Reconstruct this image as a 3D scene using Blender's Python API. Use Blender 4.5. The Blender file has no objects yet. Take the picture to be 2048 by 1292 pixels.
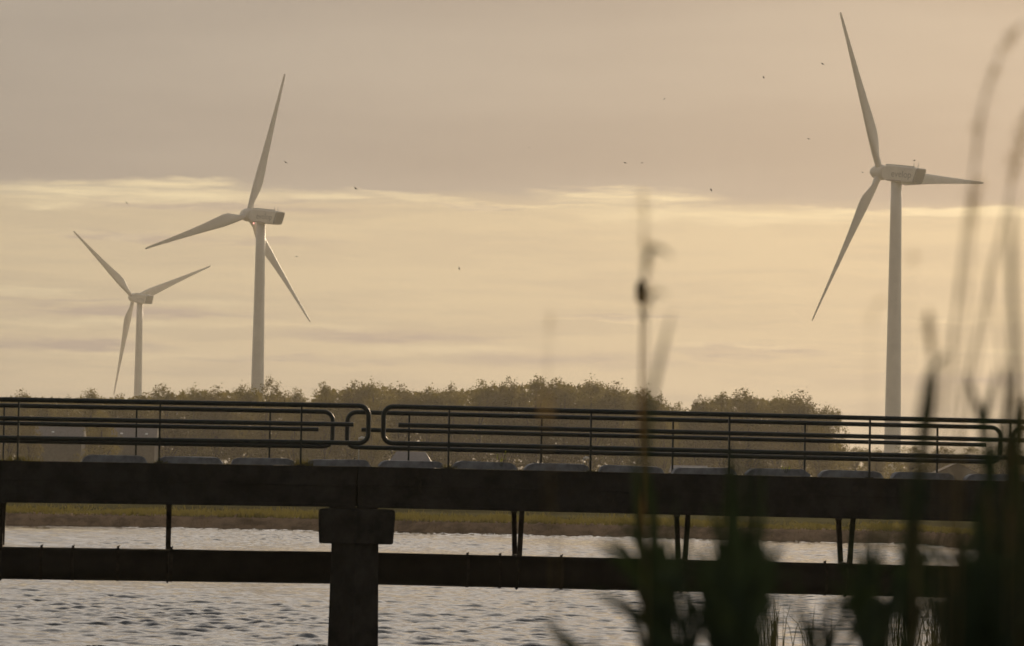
import bpy, math, random
import numpy as np
from mathutils import Vector, Matrix
rnd = random.Random(7)
rng = np.random.default_rng(7)
R_ = math.radians
scene = bpy.context.scene
col = scene.collection

# ------------------------------------------------------------------ camera
FPX, ROLL, YH, CAMH = 8000.0, R_(1.05), 955.0, 3.1
PITCH = math.atan((YH - 646) / FPX)
cF = np.array([0, math.cos(PITCH), math.sin(PITCH)])
_h = np.array([1.0, 0, 0]); _u = np.array([0, -math.sin(PITCH), math.cos(PITCH)])
cR = math.cos(ROLL) * _h + math.sin(ROLL) * _u
cU = math.cos(ROLL) * _u - math.sin(ROLL) * _h
cam_d = bpy.data.cameras.new('camera')
cam = bpy.data.objects.new('camera', cam_d); col.objects.link(cam)
M = Matrix(((cR[0], cU[0], -cF[0], 0), (cR[1], cU[1], -cF[1], 0), (cR[2], cU[2], -cF[2], CAMH), (0, 0, 0, 1)))
cam.matrix_world = M
cam_d.sensor_width = 36; cam_d.lens = FPX / 2048 * 36
cam_d.clip_start = 0.5; cam_d.clip_end = 20000
cam_d.dof.use_dof = True; cam_d.dof.focus_distance = 135; cam_d.dof.aperture_fstop = 3.7
scene.camera = cam

def ray(px, py): return cF * FPX + cR * (px - 1024) - cU * (py - 646)
def at(px, py, Y):
    r = ray(px, py); return np.array([0, 0, CAMH]) + r * (Y / r[1])
def azel(px, py):
    r = ray(px, py); return math.degrees(math.atan2(r[0], r[1])), math.degrees(math.atan2(r[2], math.hypot(r[0], r[1])))

# ------------------------------------------------------------------ exposure / colour management
scene.view_settings.view_transform = 'Standard'; scene.view_settings.look = 'None'
scene.view_settings.gamma = 1; scene.view_settings.use_curve_mapping = False
scene.view_settings.exposure = 0.0
cy = scene.cycles
cy.volume_bounces = 0; cy.max_bounces = 8; cy.transparent_max_bounces = 16
cy.use_denoising = True; cy.sample_clamp_indirect = 4
try: cy.caustics_reflective = False; cy.caustics_refractive = False
except Exception: pass

# ------------------------------------------------------------------ sun
SUN_AZ, SUN_EL = 13.0, 9.5
sd = Vector((math.sin(R_(SUN_AZ)) * math.cos(R_(SUN_EL)), math.cos(R_(SUN_AZ)) * math.cos(R_(SUN_EL)), math.sin(R_(SUN_EL))))
sl = bpy.data.lights.new('sun', 'SUN'); sl.energy = 2.0; sl.angle = R_(0.5); sl.color = (1, .77, .50)
so = bpy.data.objects.new('sun', sl); col.objects.link(so)
so.rotation_euler = (-sd).to_track_quat('-Z', 'Y').to_euler(); so.location = (60, 40, 60)

# ------------------------------------------------------------------ world: sky texture under a deck of streaky evening cloud
w = bpy.data.worlds.new('World'); scene.world = w; w.use_nodes = True
nt = w.node_tree; nt.nodes.clear()
class NG:
    def __init__(s, nt): s.nt = nt
    def n(s, t, **k):
        x = s.nt.nodes.new(t)
        for a, b in k.items(): setattr(x, a, b)
        return x
    def put(s, sock, v):
        if hasattr(v, 'node'): s.nt.links.new(v, sock)
        elif v is not None: sock.default_value = v
    def math(s, op, a, b=None, c=None, clamp=False):
        x = s.n('ShaderNodeMath', operation=op, use_clamp=clamp)
        s.put(x.inputs[0], a)
        if b is not None: s.put(x.inputs[1], b)
        if c is not None: s.put(x.inputs[2], c)
        return x.outputs[0]
    def vmath(s, op, a, b=None):
        x = s.n('ShaderNodeVectorMath', operation=op); s.put(x.inputs[0], a)
        if b is not None: s.put(x.inputs[1], b)
        return x.outputs['Value'] if op in ('DOT_PRODUCT', 'LENGTH') else x.outputs[0]
    def comb(s, a, b, c=0.0):
        x = s.n('ShaderNodeCombineXYZ')
        for i, v in enumerate((a, b, c)): s.put(x.inputs[i], v)
        return x.outputs[0]
    def maprange(s, v, a, b, c=0.0, d=1.0, interp='SMOOTHSTEP'):
        x = s.n('ShaderNodeMapRange', interpolation_type=interp); s.put(x.inputs['Value'], v)
        for k_, q in (('From Min', a), ('From Max', b), ('To Min', c), ('To Max', d)): s.put(x.inputs[k_], q)
        return x.outputs[0]
    def noise(s, vec, scale, detail=4, rough=.55, out='Fac', dims='3D'):
        x = s.n('ShaderNodeTexNoise'); x.noise_dimensions = dims
        if vec is not None: s.put(x.inputs['Vector'], vec)
        s.put(x.inputs['Scale'], scale); s.put(x.inputs['Detail'], detail); s.put(x.inputs['Roughness'], rough)
        return x.outputs[out]
    def mix(s, f, a, b, blend='MIX'):
        x = s.n('ShaderNodeMix', data_type='RGBA', blend_type=blend)
        s.put(x.inputs[0], f); s.put(x.inputs[6], a if hasattr(a, 'node') else (*a, 1)); s.put(x.inputs[7], b if hasattr(b, 'node') else (*b, 1))
        return x.outputs[2]
g = NG(nt)
tc = g.n('ShaderNodeTexCoord').outputs['Generated']
dirn = g.vmath('NORMALIZE', tc)
sp = g.n('ShaderNodeSeparateXYZ'); nt.links.new(dirn, sp.inputs[0])
az = g.math('MULTIPLY', g.math('ARCTAN2', sp.outputs[0], sp.outputs[1]), 57.2958)
el = g.math('MULTIPLY', g.math('ARCSINE', sp.outputs[2]), 57.2958)
sky = g.n('ShaderNodeTexSky', sky_type='NISHITA', sun_disc=False)
sky.sun_elevation = R_(SUN_EL); sky.sun_rotation = R_(SUN_AZ); sky.dust_density = 4.0; sky.air_density = 1.5
ang = g.math('MULTIPLY', g.math('ARCCOSINE', g.math('MINIMUM', g.vmath('DOT_PRODUCT', dirn, tuple(sd)), 1.0)), 57.2958)
glow = g.math('MULTIPLY', g.math('EXPONENT', g.math('MULTIPLY', ang, -1 / 100.0)), g.maprange(ang, 28, 105, 1.0, .95))
nwarp = g.math('SUBTRACT', g.noise(g.comb(g.math('MULTIPLY', az, .35), g.math('MULTIPLY', el, 2.2)), 1.0, 5, .6), .5)
nbig = g.math('SUBTRACT', g.noise(g.comb(g.math('MULTIPLY', az, .12), g.math('MULTIPLY', el, .8), 3.3), 1.0, 3, .5), .5)
elw = g.math('ADD', el, g.math('MULTIPLY', nwarp, .42))
# streaks of cloud: bright rims and grey-mauve bodies, (pixel x, pixel y, half width, half height, strength)
def streaks(lst, seed):
    P = g.comb(g.math('ADD', az, g.math('MULTIPLY', nwarp, 2.6)), g.math('ADD', el, g.math('MULTIPLY', g.math('SUBTRACT', g.noise(g.comb(g.math('MULTIPLY', az, .8), g.math('MULTIPLY', el, 5.0), seed), 1.0, 4, .6), .5), .36)))
    acc = None
    for (px, py, hw, hh, s) in lst:
        a0, e0 = azel(px, py)
        d = g.vmath('LENGTH', g.vmath('MULTIPLY', g.vmath('SUBTRACT', P, (a0, e0, 0)), (139.6 / hw, 139.6 / hh, 0)))
        v = g.maprange(d, 1.0, .15, 0.0, s)
        acc = v if acc is None else g.math('MAXIMUM', acc, v)
    return acc
bright = streaks([(250, 386, 440, 34, 1), (340, 370, 230, 20, .9), (700, 392, 260, 12, .75), (60, 408, 130, 14, .8), (930, 405, 200, 9, .6),
                  (1250, 392, 230, 24, 1), (1020, 412, 330, 9, .6), (1500, 432, 500, 24, .8), (1850, 424, 420, 14, 1.0), (1330, 436, 300, 12, .6),
                  (200, 466, 190, 7, .45), (60, 582, 160, 16, .5), (400, 606, 330, 14, .35), (150, 645, 300, 12, .5), (560, 650, 250, 8, .35),
                  (1250, 640, 260, 6, .35), (1480, 690, 200, 6, .4), (900, 700, 260, 14, .35), (1900, 640, 200, 5, .4), (1950, 705, 250, 6, .5), (300, 712, 400, 9, .25)], 1.0)
grey = streaks([(420, 414, 430, 16, .55), (560, 400, 160, 9, .4), (240, 472, 180, 13, .6), (470, 482, 260, 9, .3), (250, 624, 380, 15, .6), (760, 672, 320, 22, .6),
                (120, 690, 330, 20, .55), (1250, 635, 210, 8, .35), (1500, 702, 260, 22, .55), (1120, 720, 300, 22, .4), (100, 600, 160, 10, .4),
                (600, 720, 300, 12, .35), (1900, 760, 260, 20, .35), (880, 412, 240, 8, .4)], 5.0)
wisp = g.noise(g.comb(g.math('ADD', g.math('MULTIPLY', az, .7), g.math('MULTIPLY', nwarp, 1.5)), g.math('MULTIPLY', el, 7.5), 9.1), 1.0, 7, .62)
bright = g.math('MULTIPLY', bright, g.maprange(wisp, .30, .64, .30, 1.15))
grey = g.math('MULTIPLY', grey, g.maprange(wisp, .66, .36, .6, 2.3), clamp=True)
deck = g.maprange(elw, 3.78, 4.12)
deck = g.math('MULTIPLY', deck, g.math('SUBTRACT', 1.0, g.math('MULTIPLY', bright, .85, clamp=True)))
K = 10.0
def C(r, gg, b): return (r * K, gg * K, b * K)
clear = g.mix(g.maprange(el, .0, 2.6), C(.615, .505, .375), C(.60, .51, .365))
hi = g.mix(g.maprange(el, 7.2, 15), C(.352, .33, .312), C(1.15, 1.05, .95))
hi = g.mix(g.maprange(el, 22, 50), hi, C(.30, .33, .38))
hi = g.mix(1.0, hi, g.mix(g.maprange(nbig, -.25, .25), (.88, .88, .90), (1.12, 1.11, 1.08)), 'MULTIPLY')
strat = g.noise(g.comb(g.math('MULTIPLY', az, .3), g.math('ADD', g.math('MULTIPLY', el, 3.4), nwarp), 6.6), 1.0, 7, .6)
clear = g.mix(1.0, clear, g.mix(g.maprange(strat, .35, .62), (.91, .915, .94), (1.06, 1.05, 1.02)), 'MULTIPLY')
c1 = g.mix(grey, clear, C(.43, .365, .32))
c2 = g.mix(deck, c1, hi)
c3 = g.mix(g.math('MULTIPLY', bright, .75, clamp=True), c2, C(.92, .79, .52))
c4 = g.mix(1.0, c3, g.comb(glow, glow, glow), 'MULTIPLY')
final = g.mix(.96, sky.outputs[0], c4)
bg = g.n('ShaderNodeBackground'); nt.links.new(final, bg.inputs[0]); bg.inputs[1].default_value = 0.1
wo = g.n('ShaderNodeOutputWorld'); nt.links.new(bg.outputs[0], wo.inputs[0])

# ------------------------------------------------------------------ materials
mats = {}
def mat(name, base=(.3, .3, .3), rough=.7, var=.25, scale=6.0, bump=0.0, spec=.3, trans=0.0, metallic=0.0, dark=None):
    if name in mats: return mats[name]
    m = bpy.data.materials.new(name); m.use_nodes = True; t = m.node_tree; b = t.nodes['Principled BSDF']; q = NG(t)
    co = q.n('ShaderNodeTexCoord').outputs['Object']
    n = q.noise(co, scale, 6, .6)
    lo = dark or tuple(c * (1 - var) for c in base); hi_ = tuple(min(1, c * (1 + var)) for c in base)
    t.links.new(q.mix(q.maprange(n, .3, .7), lo, hi_), b.inputs['Base Color'])
    b.inputs['Roughness'].default_value = rough; b.inputs['Specular IOR Level'].default_value = spec; b.inputs['Metallic'].default_value = metallic
    if bump:
        bn = q.n('ShaderNodeBump'); bn.inputs['Strength'].default_value = bump; bn.inputs['Distance'].default_value = .01
        t.links.new(q.noise(co, scale * 4, 5, .6), bn.inputs['Height']); t.links.new(bn.outputs[0], b.inputs['Normal'])
    if trans:
        tr = q.n('ShaderNodeBsdfTranslucent'); tr.inputs[0].default_value = (min(1, base[0] * 2.6), min(1, base[1] * 2.4), base[2] * 1.2, 1)
        ms = q.n('ShaderNodeMixShader'); ms.inputs[0].default_value = trans
        t.links.new(b.outputs[0], ms.inputs[1]); t.links.new(tr.outputs[0], ms.inputs[2])
        t.links.new(ms.outputs[0], t.nodes['Material Output'].inputs['Surface'])
    mats[name] = m; return m
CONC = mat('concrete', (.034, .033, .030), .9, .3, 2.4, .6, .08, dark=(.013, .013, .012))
BLOCK = mat('kerb_concrete', (.28, .29, .31), .8, .3, 5, .6, .25)
PAINT = mat('green_paint', (.012, .02, .015), .5, .3, 9, .1, .45)
STEEL = mat('rusty_steel', (.05, .038, .03), .7, .5, 5, .3, .3)
PIPEM = mat('pipe_coating', (.024, .019, .014), .75, .4, 2.0, .3, .35)
WHITE = mat('turbine_paint', (.84, .79, .71), .45, .06, .4, 0, .4)
GREYP = mat('nacelle_grey', (.32, .31, .29), .5, .08, .5)
LETTER = mat('lettering', (.42, .39, .36), .6, .1)
LEAF = mat('tree_leaf', (.085, .072, .030), .6, .5, .5, 0, .2, trans=.55)
LEAF2 = mat('tree_leaf_olive', (.095, .082, .030), .6, .5, .5, 0, .2, trans=.6)
BARK = mat('bark', (.07, .055, .04), .9, .3, 3, .5)
GRASS = mat('grass_blades', (.11, .10, .045), .8, .4, .3, 0, .05, trans=.3)
DRYG = mat('dry_stalks', (.14, .10, .05), .8, .3, 2, 0, .2, trans=.3)
REEDS = mat('reed_stem', (.15, .12, .06), .7, .3, 6, 0, .3, trans=.3)
REEDL = mat('reed_leaf', (.022, .036, .014), .6, .4, 5, 0, .25, trans=.10)
PLUME = mat('reed_plume', (.24, .18, .13), .9, .3, 20, 0, .1, trans=.55)
BIRDM = mat('bird_feather', (.02, .018, .018), .8, .2)
ROOFM = mat('roof_tile', (.16, .15, .16), .55, .2, 3, .3, .4)
ROOFD = mat('roof_tile_dark', (.09, .07, .06), .7, .2, 3, .3, .3)
WALLM = mat('house_wall', (.13, .12, .115), .85, .15, 2)
WINM = mat('window_glass', (.25, .28, .30), .12, .05, 1, 0, .8)
TRIM = mat('white_trim', (.75, .74, .72), .5, .05)
SOIL = mat('bank_soil', (.27, .18, .11), .95, .4, .9, .8, .1)
FIELD = mat('meadow', (.125, .112, .05), 1.0, .35, .03, 0, .0)
FIELD.node_tree.nodes['Noise Texture'].inputs['Detail'].default_value = 9

# ------------------------------------------------------------------ mesh helpers
class MB:
    def __init__(s): s.v = []; s.f = []; s.k = 0
    def add(s, v, f):
        v = np.asarray(v, float).reshape(-1, 3); s.v.append(v); s.f += [tuple(i + s.k for i in q) for q in f]; s.k += len(v)
    def box(s, c, sz, X=None):
        c = np.array(c, float); sz = np.array(sz, float) / 2
        X = np.eye(3) if X is None else X
        v = [c + X @ (sz * np.array(d)) for d in ((-1,-1,-1),(1,-1,-1),(1,1,-1),(-1,1,-1),(-1,-1,1),(1,-1,1),(1,1,1),(-1,1,1))]
        s.add(v, [(0,3,2,1),(4,5,6,7),(0,1,5,4),(1,2,6,5),(2,3,7,6),(3,0,4,7)])
    def loft(s, rings, close=True, cap=True):
        n = len(rings[0]); v = np.concatenate([np.asarray(r, float) for r in rings]); f = []
        for i in range(len(rings) - 1):
            for j in range(n):
                k = (j + 1) % n
                f.append((i * n + j, i * n + k, (i + 1) * n + k, (i + 1) * n + j))
        if cap: f.append(tuple(range(n))[::-1]); f.append(tuple((len(rings) - 1) * n + j for j in range(n)))
        s.add(v, f)
    def tube(s, pts, r, n=8, closed=False):
        pts = [np.array(p, float) for p in pts]; N = len(pts)
        rs = r if hasattr(r, '__len__') else [r] * N
        rings = []; up = None
        for i in range(N):
            if closed: t = pts[(i + 1) % N] - pts[i - 1]
            else: t = pts[min(i + 1, N - 1)] - pts[max(i - 1, 0)]
            t = t / (np.linalg.norm(t) + 1e-12)
            if up is None:
                up = np.array([0, 0, 1.]) if abs(t[2]) < .8 else np.array([0, 1., 0])
            up = up - t * (up @ t); up /= np.linalg.norm(up); sd_ = np.cross(t, up)
            rings.append([pts[i] + rs[i] * (math.cos(a) * up + math.sin(a) * sd_) for a in [2 * math.pi * j / n for j in range(n)]])
        if closed: rings.append(rings[0]); s.loft(rings, cap=False)
        else: s.loft(rings)
    def build(s, name, m, parent=None, smooth=False):
        me = bpy.data.meshes.new(name)
        V = np.concatenate(s.v) if s.v else np.zeros((0, 3))
        me.from_pydata(V.tolist(), [], s.f)
        me.materials.append(m)
        if smooth: me.polygons.foreach_set('use_smooth', [True] * len(me.polygons))
        me.update()
        o = bpy.data.objects.new(name, me); col.objects.link(o)
        if parent is not None: o.parent = parent
        return o
def tag(o, label=None, cat=None, group=None, kind=None):
    if label: o['label'] = label
    if cat: o['category'] = cat
    if group: o['group'] = group
    if kind: o['kind'] = kind
    return o
def empty(name, loc, label=None, cat=None, group=None):
    o = bpy.data.objects.new(name, None); col.objects.link(o); o.location = tuple(loc); o.empty_display_size = .1
    return tag(o, label, cat, group)
def soup(verts, faces_n, name, m, parent=None):
    """fast mesh of quads: verts (N,4,3)"""
    v = verts.reshape(-1, 3); n = len(verts)
    me = bpy.data.meshes.new(name); me.vertices.add(len(v)); me.vertices.foreach_set('co', v.ravel())
    me.loops.add(n * 4); me.loops.foreach_set('vertex_index', np.arange(n * 4))
    me.polygons.add(n); me.polygons.foreach_set('loop_start', np.arange(n) * 4); me.polygons.foreach_set('loop_total', np.full(n, 4))
    me.update(); me.materials.append(m)
    o = bpy.data.objects.new(name, me); col.objects.link(o)
    if parent is not None: o.parent = parent
    return o
def leafquads(P, size, r):
    """random oriented leaf-shaped quads around points P (N,3)"""
    n = len(P); a = r.normal(size=(n, 3)); a /= np.linalg.norm(a, axis=1)[:, None]
    b = r.normal(size=(n, 3)); b -= a * (a * b).sum(1)[:, None]; b /= np.linalg.norm(b, axis=1)[:, None]
    s = (size * r.uniform(.6, 1.4, n))[:, None]
    return np.stack([P - a * s, P + b * s * .55, P + a * s, P - b * s * .55], 1)

# ------------------------------------------------------------------ the setting: water, banks, meadow
def grid(name, X, Y, Z, m, kind='structure', smooth=True):
    ny, nx = X.shape; v = np.stack([X, Y, Z], -1).reshape(-1, 3)
    i = np.arange(nx - 1)[None, :] + np.arange(ny - 1)[:, None] * nx
    f = np.stack([i, i + 1, i + nx + 1, i + nx], -1).reshape(-1, 4); n = len(f)
    me = bpy.data.meshes.new(name); me.vertices.add(len(v)); me.vertices.foreach_set('co', v.ravel())
    me.loops.add(n * 4); me.loops.foreach_set('vertex_index', f.ravel())
    me.polygons.add(n); me.polygons.foreach_set('loop_start', np.arange(n) * 4); me.polygons.foreach_set('loop_total', np.full(n, 4))
    if smooth: me.polygons.foreach_set('use_smooth', [True] * n)
    me.update(); me.materials.append(m)
    o = bpy.data.objects.new(name, me); col.objects.link(o); o['kind'] = kind; return o
def bank_y(x):
    # far water's edge (nearer towards the right)
    return 222 - .28 * (x + 14) * (x > -14) + np.sin(x * .35) * .5 + np.sin(x * 1.1 + 2) * .3 - 9 * (1 / (1 + np.exp(-(x - 22.2) * 4))) - 16 * (1 / (1 + np.exp(-(x - 24.5) * 1.2)))
AMP = .0048
WM = bpy.data.materials.new('river_water'); WM.use_nodes = True
t = WM.node_tree; b = t.nodes['Principled BSDF']; q = NG(t)
b.inputs['Base Color'].default_value = (.012, .016, .014, 1); b.inputs['Roughness'].default_value = .03; b.inputs['IOR'].default_value = 1.40
co = q.n('ShaderNodeTexCoord').outputs['Object']
h1 = q.noise(q.vmath('MULTIPLY', co, (2.6, 1.1, 1)), 1.0, 2, .5)
h2 = q.noise(q.vmath('MULTIPLY', co, (7.5, 3.6, 1)), 1.0, 2, .5)
h3 = q.noise(q.vmath('MULTIPLY', co, (.8, .36, 1)), 1.0, 2, .5)
hh = q.math('ADD', q.math('MULTIPLY', h1, .010), q.math('ADD', q.math('MULTIPLY', h2, .013), q.math('MULTIPLY', h3, .0)))
bn = q.n('ShaderNodeBump'); bn.inputs['Strength'].default_value = .8; bn.inputs['Distance'].default_value = 1.0
t.links.new(hh, bn.inputs['Height']); t.links.new(bn.outputs[0], b.inputs['Normal'])
def graded(stops):
    # coordinates with a step that grows away from the visible reach of the river
    out = [stops[0][0]]
    for (a, _), (b2, st) in zip(stops[:-1], stops[1:]):
        n = max(1, int(round((b2 - a) / st))); out += list(a + (b2 - a) * np.arange(1, n + 1) / n)
    return np.array(out)
wx = graded([(-400, 0), (-60, 40), (-26, 2), (-18, .5), (18, .095), (26, .5), (60, 2), (400, 40)])
wy = graded([(-30, 0), (50, 20), (69, 1.5), (125, .105), (226, .17), (262, 6)])
X, Y = np.meshgrid(wx, wy); Z = np.zeros_like(X); wr = np.random.default_rng(3)
for k in range(84):
    lam = math.exp(wr.uniform(math.log(.36), math.log(1.1))); th = wr.normal(0, .5); kk = 2 * math.pi / lam; a = AMP * lam ** .85 * wr.uniform(.5, 1.3)
    ph = kk * (X * math.sin(th) + Y * math.cos(th)) + wr.uniform(0, 6.28)
    Z += a * (np.sin(ph) + .25 * np.sin(2 * ph + .6))
gust = .75 + .35 * np.sin(X * .11 + Y * .045 + 1) * np.sin(X * .05 - Y * .09) + .2 * np.sin(X * .31 + Y * .12)
Z *= gust * np.clip((262 - Y) / 30, 0, 1) * np.clip((Y - 50) / 15, 0, 1)
grid('river_water', X, Y, Z, WM)
mb = MB(); mb.add([(-600, -60, -2.5), (600, -60, -2.5), (600, 300, -2.5), (-600, 300, -2.5)], [(0, 1, 2, 3)])
mb.build('river_bed', SOIL)['kind'] = 'structure'

# far bank: sloping earth edge then the meadow running to the horizon
xs = np.linspace(-120, 120, 1400); prof = [(-.6, -.35), (0, .0), (.15, .12), (.5, .3), (.9, .5), (1.3, .62), (2.2, .67)]
X = np.tile(xs, (len(prof), 1)); Yb = bank_y(xs)
jag = np.interp(xs, np.linspace(-120, 120, 700), rng.normal(0, 1, 700))
Y = np.stack([Yb + p[0] + jag * .12 for p in prof]); Z = np.stack([p[1] + (rng.normal(0, .035, len(xs)) + .04 * jag if 1 < i < 6 else np.zeros(len(xs))) for i, p in enumerate(prof)])
grid('far_bank', X, Y, Z, SOIL)
xs2 = np.concatenate([np.linspace(-3000, -120, 12)[:-1], np.linspace(-120, 120, 240), np.linspace(120, 3000, 12)[1:]])
depth = np.array([0, 3, 8, 16, 30, 60, 120, 250, 500, 1000, 2250])
X = np.tile(xs2, (len(depth), 1)); Y0 = np.where(np.abs(xs2) <= 120, bank_y(np.clip(xs2, -120, 120)) + 2.1, bank_y(np.clip(xs2, -120, 120)) + 2.1)
Y = np.stack([Y0 + d for d in depth]); Z = np.full(X.shape, .664) + rng.normal(0, .03, X.shape) * (depth > 0)[:, None]
grid('meadow', X, Y, Z, FIELD)

# grass along the top of the far bank and over the first metres of meadow
N = 26000; gx = rng.uniform(-60, 60, N); dd = rng.exponential(9, N) + rng.uniform(.2, 1.2, N); gy = bank_y(gx) + dd
hgt = rng.uniform(.10, .3, N) * (1 + .6 * np.interp(gx, np.linspace(-60, 60, 90), rng.uniform(-1, 1, 90))); wd = rng.uniform(.02, .06, N)
base = np.stack([gx, gy, np.full(N, .6)], 1); lean = rng.normal(0, .08, (N, 2)); top = base + np.stack([lean[:, 0], lean[:, 1], hgt], 1)
dx = np.stack([wd, np.zeros(N), np.zeros(N)], 1)
tag(soup(np.stack([base - dx, base + dx, top + dx * .2, top - dx * .2], 1), None, 'bank_grass', GRASS), 'short green grass along the top of the far river bank', 'grass', kind='stuff')
N = 2600; gx = rng.uniform(-60, 60, N); dd = rng.uniform(.0, 1.4, N); gy = bank_y(gx) + dd
base = np.stack([gx, gy, .45 * dd], 1); top = base + np.stack([rng.normal(0, .25, N), rng.normal(0, .1, N), rng.uniform(.05, .35, N)], 1); dx = np.array([[.012, 0, 0]])
tag(soup(np.stack([base - dx, base + dx, top + dx * .3, top - dx * .3], 1), None, 'dry_bank_stalks', DRYG), 'thin dry stalks and roots poking out of the brown bank edge', 'dry stalks', kind='stuff')

# near bank the photographer stands on
xs = np.linspace(-60, 60, 160); ys = np.array([-60, -20, -6, 0, 3, 6, 9, 12, 14, 15.5, 17])
def near_z(x, y):
    z = np.interp(y, [-60, 0, 4, 9, 13, 15.5, 17], [1.6, 1.5, 1.35, .85, .3, -.05, -.5]); return z
X, Y = np.meshgrid(xs, ys); Z = near_z(X, Y) + rng.normal(0, .025, X.shape) - .35 * (Y > 12) * 0
near = grid('near_bank', X, Y, Z, FIELD)

# ------------------------------------------------------------------ bridge frame: s along the bridge, t across it (away), z up
YAW = R_(5.2); bd = np.array([math.cos(YAW), math.sin(YAW), 0]); bn_ = np.array([-math.sin(YAW), math.cos(YAW), 0]); BO = np.array([0, 71.4, 0])
def B(px, py, t=0.0):
    r = ray(px, py); k = (bn_ @ BO + t - bn_ @ np.array([0, 0, CAMH])) / (bn_ @ r)
    P = np.array([0, 0, CAMH]) + r * k
    return np.array([bd @ (P - BO), P[2]])
def Wp(s, t, z): return BO + bd * s + bn_ * t + np.array([0, 0, z])
BX = np.stack([bd, bn_, np.array([0, 0, 1.])], 1)   # local axes as columns
class Line:
    """straight line in the bridge plane t through two measured points"""
    def __init__(s, p, q, t): s.t = t; s.a = B(*p, t); s.b = B(*q, t)
    def z(s, x): return s.a[1] + (s.b[1] - s.a[1]) * (x - s.a[0]) / (s.b[0] - s.a[0])
SJ = B(714, 960)[0]     # joint of the two spans over the pier
W = 4.6
def prism(mb, prof, t0, t1):
    """prof: list of (s,z) polygon, extruded across the bridge"""
    n = len(prof); v = [Wp(s, t0, z) for s, z in prof] + [Wp(s, t1, z) for s, z in prof]
    f = [tuple(range(n)), tuple(range(2 * n - 1, n - 1, -1))] + [(i, n + i, n + (i + 1) % n, (i + 1) % n) for i in range(n)]
    mb.add(v, f)
topL = Line((0, 921), (700, 933), 0); topR = Line((760, 934), (1987, 962), 0)
botL = Line((0, 1005), (640, 1013.6), 0); botR = Line((800, 1017), (1985, 1044), 0)
def decktop(s): return topL.z(s) if s < SJ else topR.z(s)
def span(name, s0, s1, tl, bl, label):
    e = empty(name, Wp(s0 + 3, 2, tl.z(s0 + 3)), label, 'bridge deck', 'concrete bridge spans'); M_ = Matrix.Translation(-Vector(e.location))
    def fin(mb, nm, m):
        o = mb.build(nm, m, e); o.data.transform(M_); return o
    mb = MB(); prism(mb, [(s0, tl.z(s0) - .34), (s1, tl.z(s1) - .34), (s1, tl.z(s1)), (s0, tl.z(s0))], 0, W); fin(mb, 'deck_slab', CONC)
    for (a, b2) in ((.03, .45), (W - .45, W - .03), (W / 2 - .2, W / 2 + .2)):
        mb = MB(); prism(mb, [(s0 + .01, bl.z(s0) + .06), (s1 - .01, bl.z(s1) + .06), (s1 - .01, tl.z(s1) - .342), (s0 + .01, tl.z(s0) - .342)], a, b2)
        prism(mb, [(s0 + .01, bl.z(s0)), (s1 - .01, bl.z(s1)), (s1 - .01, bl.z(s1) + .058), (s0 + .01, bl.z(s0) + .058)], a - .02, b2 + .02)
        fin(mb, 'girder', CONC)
    return e
sL0 = -22.0; sR1 = 24.0
span('bridge_span', sL0, SJ - .015, topL, botL, 'dark concrete bridge span left of the pier, with deck slab and deep girder')
span('bridge_span', SJ + .015, sR1, topR, botR, 'long dark concrete bridge span running right from the pier behind the reeds')

def pier(pxl, pxr, pytop, pybot, cl, cr, pymid, name, label, off):
    sa = B(pxl, pytop, .1)[0]; sb = B(pxr, pytop, .1)[0]; zt = B((pxl + pxr) / 2, pytop, 0)[1]; zb = B((pxl + pxr) / 2, pybot, 0)[1]
    ca = B(cl, pybot, .1)[0]; cb = B(cr, pybot, .1)[0]; sm = B(pymid, pybot, -.3)[0]
    e = empty(name, Wp(sm, 2, -1), label, 'bridge pier', 'concrete bridge piers'); M_ = Matrix.Translation(-Vector(e.location))
    mb = MB()
    def ring(z, x0, x1, nose, tip):
        return [Wp(x0, .12, z), Wp(x0 + .03, .06, z), Wp(tip - .02, -nose, z), Wp(tip + .02, -nose, z), Wp(x1 - .03, .06, z), Wp(x1, .12, z), Wp(x1 - .08, 1.15, z), Wp(tip, 1.3, z), Wp(x0 + .12, 1.15, z)]
    mb.loft([ring(zb, sa + .045, sb - .05, .34, sm), ring(zb + .02, sa + .02, sb - .03, .36, sm), ring(zt - .10, sa, sb, .40, sm), ring(zt - .03, sa + .008, sb - .008, .39, sm), ring(zt, sa + .035, sb - .035, .36, sm)])
    o = mb.build('cap', CONC, e); o.data.transform(M_)
    mb = MB(); 
    for (x0, x1, of) in ((.13, .95, 0), (W - 1.0, W - .15, off)):
        def r2(z, g_):
            g_ = g_ - (0 if x0 < 1 else .06)
            return [Wp(ca - g_ + of, x0, z), Wp(sm - .01 + of, x0 - .40 if x0 < 1 else x0, z), Wp(sm + .01 + of, x0 - .40 if x0 < 1 else x0, z), Wp(cb + g_ + of, x0, z), Wp(cb + g_ - .1 + of, x1, z), Wp(ca - g_ + .1 + of, x1, z)]
        if of:
            mb = MB(); zc = zb + .01; mb.box(Wp((ca + cb) / 2 + of, (x0 + x1) / 2, (zc + zt) / 2), (cb - ca + .04, x1 - x0 + .1, zt - zc), BX); o = mb.build('cap', CONC, e); o.data.transform(M_)
        mb = MB(); mb.loft([r2(-2.4, .07), r2(0, .03), r2(zb - .002, 0)]); o = mb.build('column', CONC, e); o.data.transform(M_)
    return e
pier(637, 791, 1018.5, 1088, 663, 757, 710, 'bridge_pier', 'weathered concrete pier with pointed nose and wide cap, standing in the open water', .16)
pier(1969, 2124, 1047, 1116, 1993, 2090, 2043, 'bridge_pier', 'concrete pier cap half hidden in the dark reeds, far right', .75)
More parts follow.
